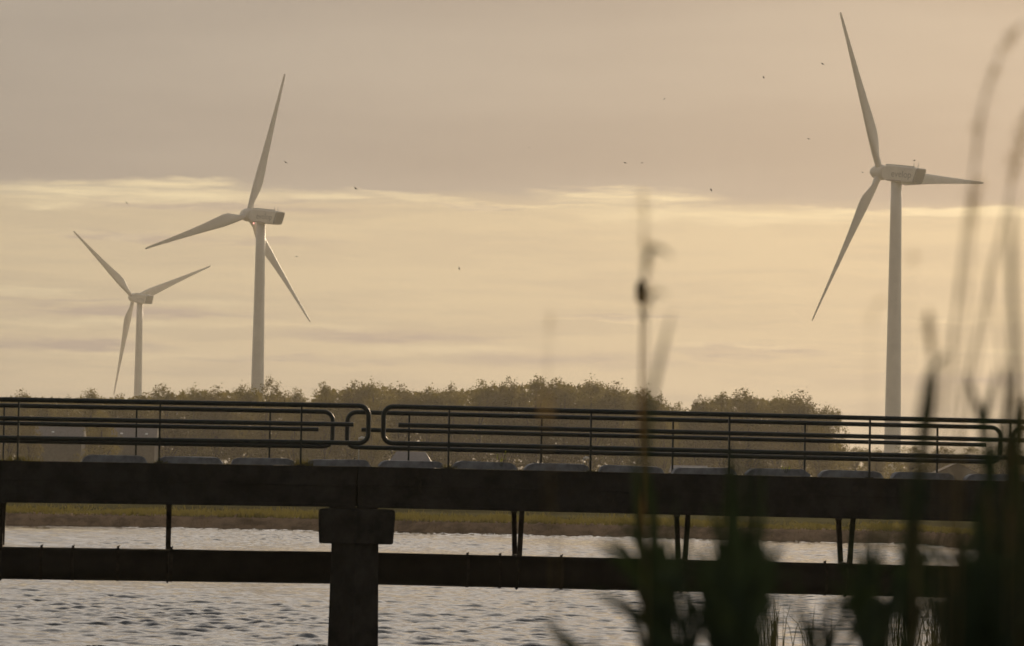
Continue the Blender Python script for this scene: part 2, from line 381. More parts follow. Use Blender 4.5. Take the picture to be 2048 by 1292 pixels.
# bearing pads between cap and girders
# ------------------------------------------------------------------ railings
def rrect(s0, s1, zt, zb, rad, t):
    pts = []
    def arc(cx, cz, a0, a1):
        for k in range(6):
            a = a0 + (a1 - a0) * k / 5; pts.append((cx + rad * math.cos(a), cz + rad * math.sin(a)))
    arc(s1 - rad, zt(s1) - rad, math.pi / 2, 0); arc(s1 - rad, zb(s1) + rad, 0, -math.pi / 2)
    arc(s0 + rad, zb(s0) + rad, -math.pi / 2, -math.pi); arc(s0 + rad, zt(s0) - rad, math.pi, math.pi / 2)
    return [Wp(s, t, z) for s, z in pts]
PL = 1330
def panel(t, x0, x1, top, bot, mid, posts, label, r=.043):
    L1, L2, L3 = Line(*top, t), Line(*bot, t), Line(*mid, t)
    ym = (top[0][1] + bot[0][1]) / 2
    s0, s1 = B(x0, ym, t)[0], B(x1, ym, t)[0]
    e = empty('railing_panel', Wp(s0, t, decktop((s0 + s1) / 2)), label, 'railing', 'green tube railing panels on the bridge'); M_ = Matrix.Translation(-Vector(e.location))
    mb = MB(); mb.tube(rrect(s0 + r, s1 - r, L1.z, L2.z, .17, t), r, 10, closed=True); o = mb.build('tube_frame', PAINT, e, True); o.data.transform(M_)
    mb = MB(); a, b2 = s0 + .31, s1 - .31; mb.tube([Wp(a, t, L3.z(a)), Wp(a + .004, t, L3.z(a)), Wp(b2 - .004, t, L3.z(b2)), Wp(b2, t, L3.z(b2))], [r * .85, r * .95, r * .95, r * .85], 10)
    o = mb.build('middle_bar', PAINT, e, True); o.data.transform(M_)
    for px in posts:
        s = B(px, ym, t)[0]; zt = L1.z(s) - r * .8; zb = decktop(s) + .003
        mb = MB(); mb.box(Wp(s, t, (zt + zb) / 2), (.032, .05, zt - zb), BX); mb.box(Wp(s, t, zb + .008), (.14, .12, .016), BX)
        mb.box(Wp(s, t, L2.z(s)), (.05, r * 2.3, r * 2.3), BX)
        o = mb.build('post', PAINT, e); o.data.transform(M_)
    return e
TA, TB = .06, W - .12
panel(TA, -588, 742, ((0, 798.8), (742, 812.2)), ((0, 875.5), (742, 886.6)), ((0, 836.4), (707, 849)), [-530, -246, 37, 320, 603], 'near-side railing panel left of the pier, its rounded end above the pier')
panel(TA, 762, 2092, ((771, 812.8), (2048, 843.5)), ((771, 886.2), (2048, 916.5)), ((795, 850), (2048, 880.8)), [898, 1182, 1459, 1740, 2021], 'near-side railing panel right of the pier with the highest top tube')
panel(TB, -645, 670, ((0, 810.7), (670, 823.9)), ((0, 881.5), (670, 893.3)), ((0, 846.3), (632, 858.6)), [-522, -257, 8, 273, 540], 'far-side railing panel left of the pier, ending in a lower rounded corner', .042)
panel(TB, 690, 2005, ((702, 824.2), (1995, 855)), ((702, 894.4), (1995, 924.5)), ((718, 859.3), (1973, 889.9)), [818, 1083, 1346, 1610, 1875], 'far-side railing panel right of the pier, seen under the near top tube', .042)
panel(TB, 2022, 3330, ((2026, 855.6), (3300, 886)), ((2026, 925.2), (3300, 955)), ((2060, 892), (3300, 922)), [2150, 2415, 2680, 2945, 3200], 'far-side railing panel just entering at the right edge of the view', .042)
panel(TA, 2112, 3440, ((2112, 845), (3300, 873)), ((2112, 918), (3300, 946)), ((2150, 883), (3300, 910)), [2290, 2570, 2850, 3130, 3400], 'near-side railing panel beyond the right edge of the view')
# ------------------------------------------------------------------ kerb blocks on the near deck edge
kx = [163, 314, 461, 611, 757, 904, 1050.5, 1198, 1346, 1493, 1640, 1785, 1933, 2079, 2226]
ordn = ['first', 'second', 'third', 'fourth', 'fifth', 'sixth', 'seventh', 'eighth', 'ninth', 'tenth', 'eleventh', 'twelfth', 'thirteenth', 'fourteenth', 'fifteenth']
def kerb_profile():
    L = 1.17; H = .125
    return [(0, 0), (L, 0), (L - .01, .03), (L - .05, .085), (L - .11, .115), (L - .17, H), (.17, H), (.11, .115), (.05, .085), (.01, .03)]
mbk = MB(); pr = kerb_profile(); n_ = len(pr)
rings = []
for tt, sc, hz in ((0, .985, -.006), (.015, 1, 0), (.285, 1, 0), (.30, .985, -.006)):
    rings.append([(x * sc + (1 - sc) * .585, tt, max(0, z + hz * (z > .01))) for x, z in pr])
mbk.loft(rings); kb = mbk.build('kerb_block', BLOCK)
for i, px in enumerate(kx):
    o = kb if i == 0 else kb.copy()
    if i:
        o.data = kb.data.copy(); col.objects.link(o)
        co_ = np.empty(len(o.data.vertices) * 3); o.data.vertices.foreach_get('co', co_); co_ = co_.reshape(-1, 3); co_[:, 0] += rng.normal(0, .009, len(co_)); co_[:, 2] += np.where(co_[:, 2] > .02, rng.normal(0, .004, len(co_)) + rng.uniform(-.012, .012) * (co_[:, 0] - .58), 0); o.data.vertices.foreach_set('co', co_.ravel())
    s, z = B(px, 930, .14); zt = decktop(s)
    sl_ = math.atan((decktop(s + .6) - decktop(s)) / .6)
    o.matrix_world = Matrix.Translation(Vector(Wp(s, .14 + rnd.uniform(-.01, .01), zt + .004))) @ Matrix(((bd[0], bn_[0], 0, 0), (bd[1], bn_[1], 0, 0), (0, 0, 1, 0), (0, 0, 0, 1))) @ Matrix.Rotation(-sl_, 4, 'Y')
    o.scale = (1 + rnd.uniform(-.012, .012), 1, 1 + rnd.uniform(-.05, .05))
    tag(o, f'grey concrete kerb block with rounded ends, {ordn[i]} from the left on the deck edge', 'kerb block', 'kerb blocks along the deck edge')
# moss and grass tufts on the deck
def tuft(px, n, h, label, m=GRASS, wob=.09):
    s = B(px, 925, .1)[0]; c = Wp(s, .07, decktop(s)); P = c + rng.normal(0, 1, (n, 3)) * [wob, .03, 0]
    tp = P + np.stack([rng.normal(0, .03, n), rng.normal(0, .02, n), rng.uniform(.3, 1, n) * h], 1); d = np.array([[.006, 0, 0]])
    o = soup(np.stack([P - d, P + d, tp + d * .3, tp - d * .3], 1), None, 'grass_tuft', m); return tag(o, label, 'grass tuft', 'weeds growing on the bridge deck')
tuft(37, 90, .10, 'small dark grass tuft at the foot of the leftmost near-side railing post', wob=.14)
tuft(322, 50, .06, 'low weeds beside the second kerb block', wob=.07)
tuft(603, 70, .14, 'grass tuft at the railing post left of the pier, with a few taller blades')
tuft(896, 50, .08, 'low weeds in the gap between fifth and sixth kerb blocks', wob=.06)
tuft(1182, 40, .05, 'low weeds at the railing post above the seventh kerb block')
def seedling(px, n, h, label, w_=.05):
    s = B(px, 925, .1)[0]; c = Wp(s, .12, decktop(s) + .12); e = empty('seedling', c, label, 'small plant', 'weeds growing on the bridge deck')
    mb = MB(); tips = []
    for k in range(3):
        dx_ = (k - 1) * w_; tip = np.array([dx_, 0, h * (.75, .6, 1)[k]]); mb.tube([(dx_ * .2, 0, -.06), (dx_ * .7, 0, h * .4), tip], .003, 4); tips.append(tip)
    mb.build('stem', REEDL, e)
    P = np.concatenate([tp * np.array([1, 1, f_]) + rng.normal(0, .009, (3, 3)) for tp in tips for f_ in np.linspace(.45, 1, n)])
    soup(leafquads(P, .016, rng), None, 'leaves', mat('sprout_leaf', (.16, .19, .03), .5, .2, 9, 0, .3, trans=.55), e)
seedling(1003, 5, .2, 'small sunlit yellow-green seedling growing behind the sixth kerb block', .07)
seedling(1572, 3, .06, 'tiny yellow sprout on top of the tenth kerb block', .06)
# ------------------------------------------------------------------ pipeline under the deck
TP = 1.95
def pipe_run(p_top, q_top, p_bot, q_bot, s0, s1): return Line(p_top, q_top, TP), Line(p_bot, q_bot, TP)
pe = empty('pipeline', Wp(SJ, TP, 1.6), 'thick dark pipeline slung under the bridge above the water', 'pipe'); PMt = Matrix.Translation(-Vector(pe.location))
LT1, LB1 = Line((20, 1092.8), (655, 1102.3), TP), Line((20, 1158.5), (655, 1167.5), TP)
LT2, LB2 = Line((760, 1105.5), (1985, 1134), TP), Line((760, 1169.9), (1870, 1195), TP)
sj = B(700, 1130, TP)[0]
def pz(s): L = (LT1, LB1) if s < sj else (LT2, LB2); return (L[0].z(s) + L[1].z(s)) / 2, (L[0].z(s) - L[1].z(s)) / 2
zj = (pz(sj - .01)[0] + pz(sj + .01)[0]) / 2; RP = .30
RPm = pz(0)[1]
for (a, b2) in ((sL0, sj), (sj, sR1)):
    za = zj if a == sj else pz(a)[0]; zb = zj if b2 == sj else pz(b2)[0]
    mb = MB(); mb.tube([Wp(a, TP, za), Wp(b2, TP, zb)], RPm, 32); o = mb.build('pipe_section', PIPEM, pe, True); o.data.transform(PMt)
for px in (83, 146, 236, 343, 935, 1000, 1123, 1293, 1448, 1523, 1650, 1822):
    s, _ = B(px, 1100, TP); z, r_ = pz(s)
    mb = MB(); mb.tube([Wp(s - .025, TP, z), Wp(s + .025, TP, z)], RPm + .008, 32); mb.box(Wp(s, TP, z + RPm + .022), (.04, .05, .035), BX); mb.tube([Wp(s + .02, TP, z + RPm + .02), Wp(s + .02, TP, z + RPm + .055)], .009, 6)
    o = mb.build('pipe_clamp', STEEL, pe); o.data.transform(PMt)
for px in (3, 337, 1035, 1364, 1691, 2020, -330, 2350):
    s, _ = B(px, 1060, TP); z, r_ = pz(s); zt = decktop(s) - .34; zbt = (botL if s < SJ else botR).z(s)
    he = empty('pipe_hanger', Wp(s, TP, z), None, None)
    he['label'] = {3: 'steel pipe hanger at the left edge of the view', 337: 'narrow steel pipe hanger left of the pier', 1035: 'V-shaped steel pipe hanger nearest right of the pier', 1364: 'V-shaped steel pipe hanger behind the dark reed clump', 1691: 'widest V-shaped pipe hanger, on the right'}.get(px, {2020: 'steel pipe hanger beside the right pier, hidden by reeds', -330: 'steel pipe hanger beyond the left edge of the view', 2350: 'steel pipe hanger beyond the right edge of the view'}.get(px)); he['category'] = 'pipe hanger'; he['group'] = 'pipe hangers under the bridge'
    HM = Matrix.Translation(-Vector(he.location))
    for sgn in (-1, 1):
        tb, tt = TP + sgn * .47, TP + sgn * .92
        zl, zh = z + RPm + .012, (zbt - .02 if sgn > 0 else zt - .03)
        mb = MB(); n0, n1 = Wp(s, tb, zl), Wp(s, TP + sgn * (.47 + .45 * (zh - zl) / (zt - zl)), zh)
        hw = .042
        rr = lambda P, a: [P + bd * x_ * a + bn_ * y_ for x_, y_ in ((-hw, -.05), (hw, -.05), (hw, .05), (-hw, .05))]
        mb.loft([rr(n0, 1.05), rr(n1, 1.0)]); mb.box(n1 - np.array([0, 0, .02]), (.11, .12, .035), BX)
        o = mb.build('strut', STEEL, he); o.data.transform(HM)
        if sgn > 0:
            mb = MB(); mb.tube([n1, Wp(s + .01, tt, zt)], .024, 8); o = mb.build('threaded_rod', STEEL, he); o.data.transform(HM)
        else:
            mb = MB(); mb.box(Wp(s, tt, zt - .012), (.2, .2, .02), BX); o = mb.build('top_plate', STEEL, he); o.data.transform(HM)
    mb = MB(); mb.box(Wp(s, TP, z + RPm + .012), (.09, 1.08, .03), BX); o = mb.build('yoke', STEEL, he); o.data.transform(HM)
    mb = MB(); mb.tube([Wp(s, TP + (RPm + .012) * math.cos(a), z + (RPm + .012) * math.sin(a)) for a in np.linspace(.75 * math.pi, 2.25 * math.pi, 21)], .022, 6)
    o = mb.build('saddle', STEEL, he); o.data.transform(HM)

# ------------------------------------------------------------------ wind turbines
def blade_mesh(L):
    mb = MB(); rings = []
    st = [(0, 1.0, 1.0, 0, 0), (.03, .95, 1.0, 0, 0), (.07, 1.05, .75, .06, 4), (.12, 1.55, .48, .26, 9), (.17, 2.0, .30, .46, 12), (.22, 2.12, .23, .52, 11), (.3, 1.9, .19, .45, 9), (.42, 1.5, .17, .34, 6.5), (.56, 1.16, .16, .25, 4), (.7, .86, .15, .18, 2.3), (.84, .58, .14, .12, 1), (.94, .46, .14, .07, .3), (.985, .36, .15, .03, 0), (1.0, .2, .2, .01, 0)]
    for f, c, th, off, tw in st:
        ch = c * 1.62; ring = []
        for j in range(16):
            a = 2 * math.pi * j / 16; x = .5 * ch * math.cos(a); y = .5 * ch * th * math.sin(a) * (1 if th > .8 else (1.0 - .55 * math.cos(a)))
            x += off * 1.72 * .75
            tr = R_(tw); ring.append((x * math.cos(tr) - y * math.sin(tr), x * math.sin(tr) + y * math.cos(tr), 1.2 + f * (L - 1.2)))
        rings.append(ring)
    mb.loft(rings); return mb     # z along blade, +x towards trailing edge, y along the rotor axis
BLM = None
def text_mesh(txt, size):
    cu = bpy.data.curves.new('lettering', 'FONT'); cu.body = txt; cu.size = size; cu.extrude = .01
    ob = bpy.data.objects.new('tmp', cu); col.objects.link(ob)
    dg = bpy.context.evaluated_depsgraph_get(); me = bpy.data.meshes.new_from_object(ob.evaluated_get(dg)); bpy.data.objects.remove(ob); return me
TXT = text_mesh('evelop', 2.15)
def turbine(hp, psi, th, tau, label, zbase=.6, lamp=False, pitch=13):
    global BLM
    hub = np.array(hp); b_ = np.array([math.cos(psi), math.sin(psi), 0]); ax = np.array([-math.sin(psi) * math.cos(tau), math.cos(psi) * math.cos(tau), math.sin(tau)])
    u2 = np.cross(b_, ax); u2 = u2 if u2[2] > 0 else -u2
    ah = np.array([-math.sin(psi), math.cos(psi), 0]); tw = hub - ah * 4.6
    S = 1.35; C0 = np.array([0, 0, CAMH]); hz_ = CAMH + (hub[2] - CAMH) * S; H = (hz_ - 1.75 * S - zbase) / S
    O_ = np.array([tw[0], tw[1], hub[2] - 1.75 - H])
    e = empty('wind_turbine', C0 + (O_ - C0) * S, label, 'wind turbine', 'white three-bladed wind turbines')
    e.scale = (S, S, S); MI = Matrix.Translation(-Vector(O_))
    mb = MB(); zs = np.linspace(0, 1, 9)
    mb.tube([(0, 0, H * z) for z in zs], [2.05 - .85 * z ** .9 for z in zs], 40); mb.build('tower', WHITE, e, True)
    # nacelle: local frame X = backwards along axis, Yl = sideways (b_), Z = u2
    def NP(x, y, z): return hub - ax * x + b_ * y + u2 * z
    def rr(x, hw, zt, zb, rad=.45, lean=0):
        pts = []
        for cx, cz, a0 in ((hw - rad, zt - rad, 0), (-hw + rad, zt - rad, 90), (-hw + rad, zb + rad, 180), (hw - rad, zb + rad, 270)):
            for k in range(4):
                a = R_(a0 + 30 * k); z_ = cz + rad * math.sin(a); pts.append(NP(x - lean * (zt - z_) / (zt - zb), cx + rad * math.cos(a), z_))
        return pts
    mb = MB(); mb.loft([rr(1.25, 1.15, 1.2, -1.2, .9), rr(1.7, 1.45, 1.62, -1.5, .8), rr(3.0, 1.65, 1.82, -1.75), rr(4.8, 1.7, 1.85, -1.95), rr(9.6, 1.7, 1.75, -1.95, lean=.5), rr(11.3, 1.66, 1.62, -1.85, lean=.9)])
    o = mb.build('nacelle', WHITE, e, False); o.data.transform(MI)
    mb = MB(); mb.loft([rr(11.3, 1.58, 1.58, -1.80, lean=.9), rr(11.75, 1.6, 1.55, -1.80, .4, lean=.9), rr(11.9, 1.45, 1.4, -1.65, .4, lean=.9)]); o = mb.build('rear_hood', GREYP, e); o.data.transform(MI)
    mb = MB(); mb.tube([NP(1.5, 0, 1.98 - .13), NP(3.5, 0, 1.93), NP(9.5, 0, 1.83)], .16, 6); o = mb.build('roof_rail', GREYP, e); o.data.transform(MI)
    mb = MB(); mb.box(NP(5.2, -1.72, -1.62), (4.2, .04, .12), np.stack([-ax, b_, u2], 1)); o = mb.build('side_strip', mat('red_strip', (.16, .05, .04), .6), e); o.data.transform(MI)
    tm = bpy.data.objects.new('lettering', TXT.copy()); col.objects.link(tm); tm.data.materials.append(LETTER); tm.parent = e
    Mt = Matrix.Identity(4)
    c_ = NP(4.4, -1.715, -.75); X_, Z_ = -ax, u2; Y_ = np.cross(X_, Z_)
    for i in range(3): Mt[i][0] = X_[i]; Mt[i][1] = Z_[i]; Mt[i][2] = np.cross(X_, Z_)[i]; Mt[i][3] = c_[i]
    tm.data.transform(MI @ Mt)
    for x in (9.9, 11.2):
        mb = MB(); mb.tube([NP(x, -.8, 1.55), NP(x, -.8, 2.55)], .05, 6); mb.tube([NP(x, -.8, 2.55), NP(x - .1, -.8, 3.0)], .028, 6); mb.tube([NP(x, -.8, 2.2), NP(x + (-.35 if x > 10 else .35), -.8, 2.0)], .025, 5)
        o = mb.build('weather_mast', mat('mast_steel', (.1, .1, .1), .5), e); o.data.transform(MI)
    # rotor
    mb = MB(); rs = []
    for x, r_ in ((1.35, 1.6), (.9, 1.72), (.0, 1.8), (-.9, 1.68), (-1.7, 1.35), (-2.3, .9), (-2.65, .5), (-2.8, .12)):
        rs.append([NP(x, r_ * math.cos(a), r_ * math.sin(a)) for a in [2 * math.pi * j / 24 for j in range(24)]])
    mb.loft(rs); o = mb.build('hub', WHITE, e, True); o.data.transform(MI)
    if BLM is None:
        ob = blade_mesh(40.0).build('blade', WHITE, None, True); BLM = ob.data; bpy.data.objects.remove(ob)
    for k in range(3):
        a = th + k * 2 * math.pi / 3
        r_ = math.cos(a) * b_ + math.sin(a) * u2
        # trailing direction: clockwise in the picture seen from behind the rotor
        tdir = math.sin(a) * b_ - math.cos(a) * u2
        pr_ = R_(pitch); xx = math.cos(pr_) * tdir + math.sin(pr_) * (-ax); yy = np.cross(r_, xx)
        o = bpy.data.objects.new('blade', BLM); col.objects.link(o); o.parent = e
        Mb = Matrix.Identity(4)
        for i in range(3): Mb[i][0] = xx[i]; Mb[i][1] = yy[i]; Mb[i][2] = r_[i]; Mb[i][3] = hub[i] - O_[i]
        o.matrix_local = Mb
    if lamp:
        mb = MB(); c = NP(3.2, -1.1, -1.95); mb.tube([c, c - u2 * .35], .16, 10)
        m = bpy.data.materials.new('obstruction_lamp'); m.use_nodes = True; p = m.node_tree.nodes['Principled BSDF']; p.inputs['Emission Color'].default_value = (1, .35, .3, 1); p.inputs['Emission Strength'].default_value = 2.5; p.inputs['Base Color'].default_value = (.5, .1, .1, 1)
        o = mb.build('obstruction_lamp', m, e); o.data.transform(MI)
    return e
turbine((83.18, 908.5, 74.04), .8313, 2.1015, .1017, 'largest wind turbine, on the right, one blade pointing straight right behind its nacelle')
turbine((-71.25, 1071.0, 72.19), .8994, 1.3325, .0936, 'middle-sized wind turbine with one blade nearly upright, rising behind the trees', lamp=True)
turbine((-152.2, 1604.3, 72.5), .7144, 2.467, .089, 'smallest and farthest wind turbine, at the far left with two blades raised in a V')

# ------------------------------------------------------------------ trees
def tree_crown(h, w_, seed, n=11000, leaf=.125):
    r = np.random.default_rng(seed); nl = 15
    # lobes spread over an egg-shaped crown
    lob = []
    for i in range(nl):
        z = r.uniform(.22, 1.0); prof_ = math.sin(min(1, (z - .12) / .88) ** .8 * math.pi * .93) ** .7
        a = r.uniform(0, 2 * math.pi); rad = r.uniform(.25, .95) * w_ / 2 * prof_ * .72
        lob.append((rad * math.cos(a), rad * math.sin(a), h * z * .9, r.uniform(.13, .24) * w_, r.uniform(.09, .15) * h))
    lob.append((r.normal(0, .05) * w_, 0, h * .88, .14 * w_, .12 * h))
    per = n // len(lob); P = []
    for (x, y, z, a, c) in lob:
        # sub-clumps on the lobe give a broken outline with small twiggy tufts
        ns = 44; d = r.normal(size=(ns, 3)); d /= np.linalg.norm(d, axis=1)[:, None]
        cc = d * np.array([a, a, c]) * r.uniform(.5, 1.1, (ns, 1)) + [x, y, z]
        k = r.integers(0, ns, per); P.append(cc[k] + r.normal(size=(per, 3)) * .22 * np.array([1, 1, 1.15]))
    P = np.concatenate(P); return P[(P[:, 2] > .08 * h)], leafquads(P[(P[:, 2] > .08 * h)], leaf, r), lob
variants = []
def make_variant(seed, h, w_):
    P, Q, lob = tree_crown(h, w_, seed)
    ocr = soup(Q, None, 'crown', LEAF if seed % 2 else LEAF2); mc = ocr.data; bpy.data.objects.remove(ocr)
    mb = MB(); r = np.random.default_rng(seed + 99)
    mb.tube([(0, 0, -.3), (.05, 0, h * .2), (-.08, .05, h * .5), (.05, 0, h * .85)], [.32, .26, .17, .05], 8)
    for (x, y, z, a, c) in lob:
        zb = max(.15 * h, z - .3 * h); mb.tube([(0, 0, zb), (x * .5, y * .5, (zb + z) / 2), (x, y, z)], [.11, .07, .03], 5)
    ot = mb.build('trunk', BARK); mt = ot.data; bpy.data.objects.remove(ot)
    return (h, w_, mc, mt)
for sd_ in range(8): variants.append(make_variant(sd_, 14, (9, 8, 10, 7.5, 9.5, 8.5, 8, 11)[sd_]))
def tree(px, ytop, wpx, Y, label, v=None, grp='trees of the wood beyond the river'):
    top = at(px, ytop, Y); h = top[2] - .6; v = variants[v if v is not None else rnd.randrange(8)]
    e = empty('broadleaf_tree', (top[0], Y, .6), label, 'tree', grp); ws = wpx / FPX * Y / v[1]
    e.rotation_euler = (0, 0, rnd.uniform(0, 6.28)); e.scale = (ws, ws, h / (v[0] * 1.0))
    for nm, me in (('crown', v[2]), ('trunk', v[3])):
        o = bpy.data.objects.new(nm, me); col.objects.link(o); o.parent = e
    return e
TR = [(20, 800, 90, 470, 'low tree at the left edge, behind the railing'), (38, 777, 75, 480, 'tree with a small pointed top near the left edge, above the railing'),
 (95, 795, 110, 500, 'tree barely rising over the railing between two pointed tops at far left'), (135, 789, 90, 500, 'round-topped tree left of the farthest turbine'),
 (182, 776, 95, 470, 'taller tree just left of the farthest turbine blade tip'), (232, 785, 110, 500, 'tree under the hanging blade of the farthest turbine'),
 (283, 781, 115, 500, 'tree hiding the foot of the farthest turbine'), (336, 768, 110, 490, 'tree just right of the farthest turbine tower'),
 (388, 771, 110, 500, 'tree midway between the two left turbines'), (436, 771, 110, 500, 'tree next left of the one covering the middle turbine foot'),
 (484, 766, 110, 500, 'tree directly left of the middle turbine tower'), (534, 750, 105, 470, 'tallest tree of the left group, in front of the middle turbine foot'),
 (590, 774, 75, 490, 'thin-topped tree in the dip right of the middle turbine'), (618, 795, 90, 500, 'low tree in the gap before the big central wood'),
 (652, 760, 75, 470, 'steep-sided tree at the left end of the central wood'), (700, 761, 110, 480, 'tree above the gap between railing panels'),
 (748, 759, 110, 480, 'sunlit tree right above the pier'), (803, 768, 120, 500, 'tree just right of the pier in the central wood'),
 (856, 771, 120, 500, 'lower tree left of the middle of the central wood'), (908, 764, 120, 500, 'tree left of the rise in the central wood'),
 (960, 759, 120, 500, 'tree where the central wood starts to rise'), (1014, 752, 120, 500, 'tree left of the highest point of the central wood'),
 (1072, 748, 125, 500, 'highest tree of the central wood'), (1130, 757, 120, 500, 'tree right of the highest point of the central wood'),
 (1184, 755, 120, 500, 'broad tree left of the dark seed head stalk'), (1238, 763, 115, 490, 'tree next left of the dark seed head stalk'),
 (1286, 772, 100, 480, 'tree right behind the dark seed head stalk'), (1322, 783, 105, 480, 'small tree at the right end of the central wood'),
 (1360, 803, 95, 500, 'lowest tree in the dip between the two woods'), (1398, 788, 95, 480, 'leftmost tree of the right-hand wood'),
 (1444, 780, 115, 480, 'second tree of the right-hand wood from its left'), (1500, 777, 125, 480, 'tall middle tree of the right-hand wood'),
 (1558, 788, 110, 480, 'tree just right of the middle of the right-hand wood'), (1608, 780, 125, 460, 'big lacy tree near the right end of the right-hand wood'),
 (1652, 808, 90, 460, 'outermost tree of the right-hand wood, sloping down to the hedge')]
for i, (x, y, w_, Y, lb) in enumerate(TR): tree(x, y + 5, w_ * 1.3, Y + 410, lb, v=(i * 5) % 8)
for i, x in enumerate((-60, -150, -240, -330)): tree(x, 790 - 3 * i, 150, 905, f'tree beyond the left edge of the view, {ordn[i]} outside it', v=i)
# nearer, lower sunlit trees and bushes behind the railing
for i, (x, y, w_, Y, lb) in enumerate([(60, 838, 60, 400, 'sun-flecked small tree behind the left end of the railing'), (205, 826, 95, 400, 'small tree with glinting leaves between the two houses on the left'),
     (745, 800, 80, 420, 'low sunlit tree behind the gap in the railing'), (1330, 826, 80, 420, 'small glinting tree right of the dark seed head stalk'), (1640, 850, 90, 420, 'low leafy tree beneath the outermost trees of the right-hand wood')]):
    tree(x, y, w_ * 1.2, Y + 410, lb, v=(i * 3 + 1) % 8, grp='small trees before the wood')
for i, (x, y, w_, Y, lb) in enumerate([(1712, 894, 90, 560, 'round bush left of the large turbine foot'), (1752, 897, 60, 560, 'bush touching the large turbine foot on the left'), (1822, 891, 90, 560, 'bush right of the large turbine foot'),
     (1880, 893, 100, 560, 'bush behind the dark gabled roof'), (1940, 891, 100, 560, 'bush right of the dark gabled roof'), (2005, 889, 110, 560, 'bush behind the last railing gap, right'), (2070, 889, 110, 560, 'bush at the right edge of the view')]):
    tree(x, y, w_ * 1.15, Y + 410, lb, v=(i * 3 + 2) % 8, grp='bushes along the field edge')
# the mass of the wood behind the single trees
sk = [(-400, 800), (0, 800), (180, 800), (300, 798), (480, 785), (560, 790), (615, 815), (640, 785), (750, 778), (860, 788), (1000, 778), (1080, 770), (1200, 775), (1300, 795), (1360, 835), (1400, 810), (1500, 797), (1600, 805), (1650, 850), (1690, 900)]
N = 34000; px_ = rng.uniform(-400, 1690, N); Yd = rng.uniform(935, 990, N)
tops = np.interp(px_, [a for a, _ in sk], [b_ for _, b_ in sk]); X_ = (px_ - 1024) / FPX * Yd
horz = YH + (px_ - 1024) * math.tan(ROLL); hz = CAMH + (horz - tops) / FPX * Yd
P = np.stack([X_, Yd, .5 + (hz - .5) * rng.uniform(0, 1, N) ** .8 + rng.normal(0, .25, N)], 1)
tag(soup(leafquads(P, .85, rng), None, 'distant_wood', LEAF), 'hazy dense wood standing behind the single trees on the far side', 'wood', kind='stuff')
N = 9000; px_ = rng.uniform(1660, 2500, N); Yd = rng.uniform(985, 1010, N); X_ = (px_ - 1024) / FPX * Yd
P = np.stack([X_, Yd, rng.uniform(.5, 9.8, N) + np.sin(X_ * .4) * .5], 1)
tag(soup(leafquads(P, .6, rng), None, 'field_hedge', LEAF2), 'low hazy hedge at the foot of the large turbine, right', 'hedge', kind='stuff')

# ------------------------------------------------------------------ houses across the river
def house(px0, px1, yr, ye, Y, dep, name, label, roofm, gable=False, hip=0.0, windows=(), sky_l=()):
    a = at(px0, ye, Y); b2 = at(px1, ye, Y); ridge = at((px0 + px1) / 2, yr, Y + dep / 2)[2]; eave = (a[2] + b2[2]) / 2; zb = .55
    cx = (a[0] + b2[0]) / 2; wd_ = b2[0] - a[0]; e = empty(name, (cx, Y, zb), label, 'house', 'houses beyond the river')
    mb = MB(); mb.box((0, dep / 2, (eave - zb) / 2), (wd_ - .6, dep - .6, eave - zb))
    if gable: mb.add([(-wd_ / 2 + .3, .3, eave - zb), (wd_ / 2 - .3, .3, eave - zb), (0, .3, ridge - zb - .25), (-wd_ / 2 + .3, dep - .3, eave - zb), (wd_ / 2 - .3, dep - .3, eave - zb), (0, dep - .3, ridge - zb - .25)], [(0, 1, 2), (3, 5, 4)])
    mb.build('wall', WALLM, e)
    mb = MB(); h0, h1 = eave - zb, ridge - zb; hp = hip * wd_
    if gable:
        for sg in (-1, 1):
            mb.add([(sg * wd_ / 2, 0, h0 - .1), (0, 0, h1), (0, dep, h1), (sg * wd_ / 2, dep, h0 - .1), (sg * wd_ / 2, 0, h0 - .3), (0, 0, h1 - .2), (0, dep, h1 - .2), (sg * wd_ / 2, dep, h0 - .3)], [(0, 1, 2, 3), (7, 6, 5, 4), (0, 4, 5, 1), (3, 2, 6, 7), (0, 3, 7, 4)])
    else:
        v = [(-wd_ / 2, 0, h0), (wd_ / 2, 0, h0), (wd_ / 2, dep, h0), (-wd_ / 2, dep, h0), (-wd_ / 2 + hp, dep / 2, h1), (wd_ / 2 - hp, dep / 2, h1)]
        mb.add(v, [(0, 1, 5, 4), (1, 2, 5), (2, 3, 4, 5), (3, 0, 4), (3, 2, 1, 0)])
    rf = mb.build('roof', roofm, e)
    if not gable:
        sl_ = math.atan2(h1 - h0, dep / 2); Xr = np.array([[1, 0, 0], [0, math.cos(sl_), -math.sin(sl_)], [0, math.sin(sl_), math.cos(sl_)]])
        for (px, py, ww, hh_) in sky_l:
            c = at(px, py, Y); f_ = (c[2] - eave) / (ridge - eave); f_ = min(max(f_, .1), .9)
            mb = MB(); mb.box((c[0] - cx, f_ * dep / 2 - .03, h0 + f_ * (h1 - h0) + .05), (ww, hh_ / math.sin(sl_), .06), Xr); mb.build('skylight', mat('skylight_glass', (.75, .78, .8), .25, .03, 1, 0, .8), rf)
    for (fx, fz, ww, hh_) in windows:
        mb = MB(); cxw = (fx - .5) * wd_; mb.box((cxw, .27, fz), (ww + .16, .05, hh_ + .16)); fr = mb.build('window', TRIM, e)
        mb = MB(); mb.box((cxw, .235, fz), (ww, .03, hh_)); mb.build('pane', WINM, fr)
    return e
house(60, 165, 853, 884, 850, 9, 'house', 'leftmost house, a grey tiled roof with one pale skylight behind the railing', ROOFM, windows=((.3, 1.6, 1.1, 1.2), (.65, 1.6, 1.1, 1.2)), sky_l=((103, 864, .55, .28),))
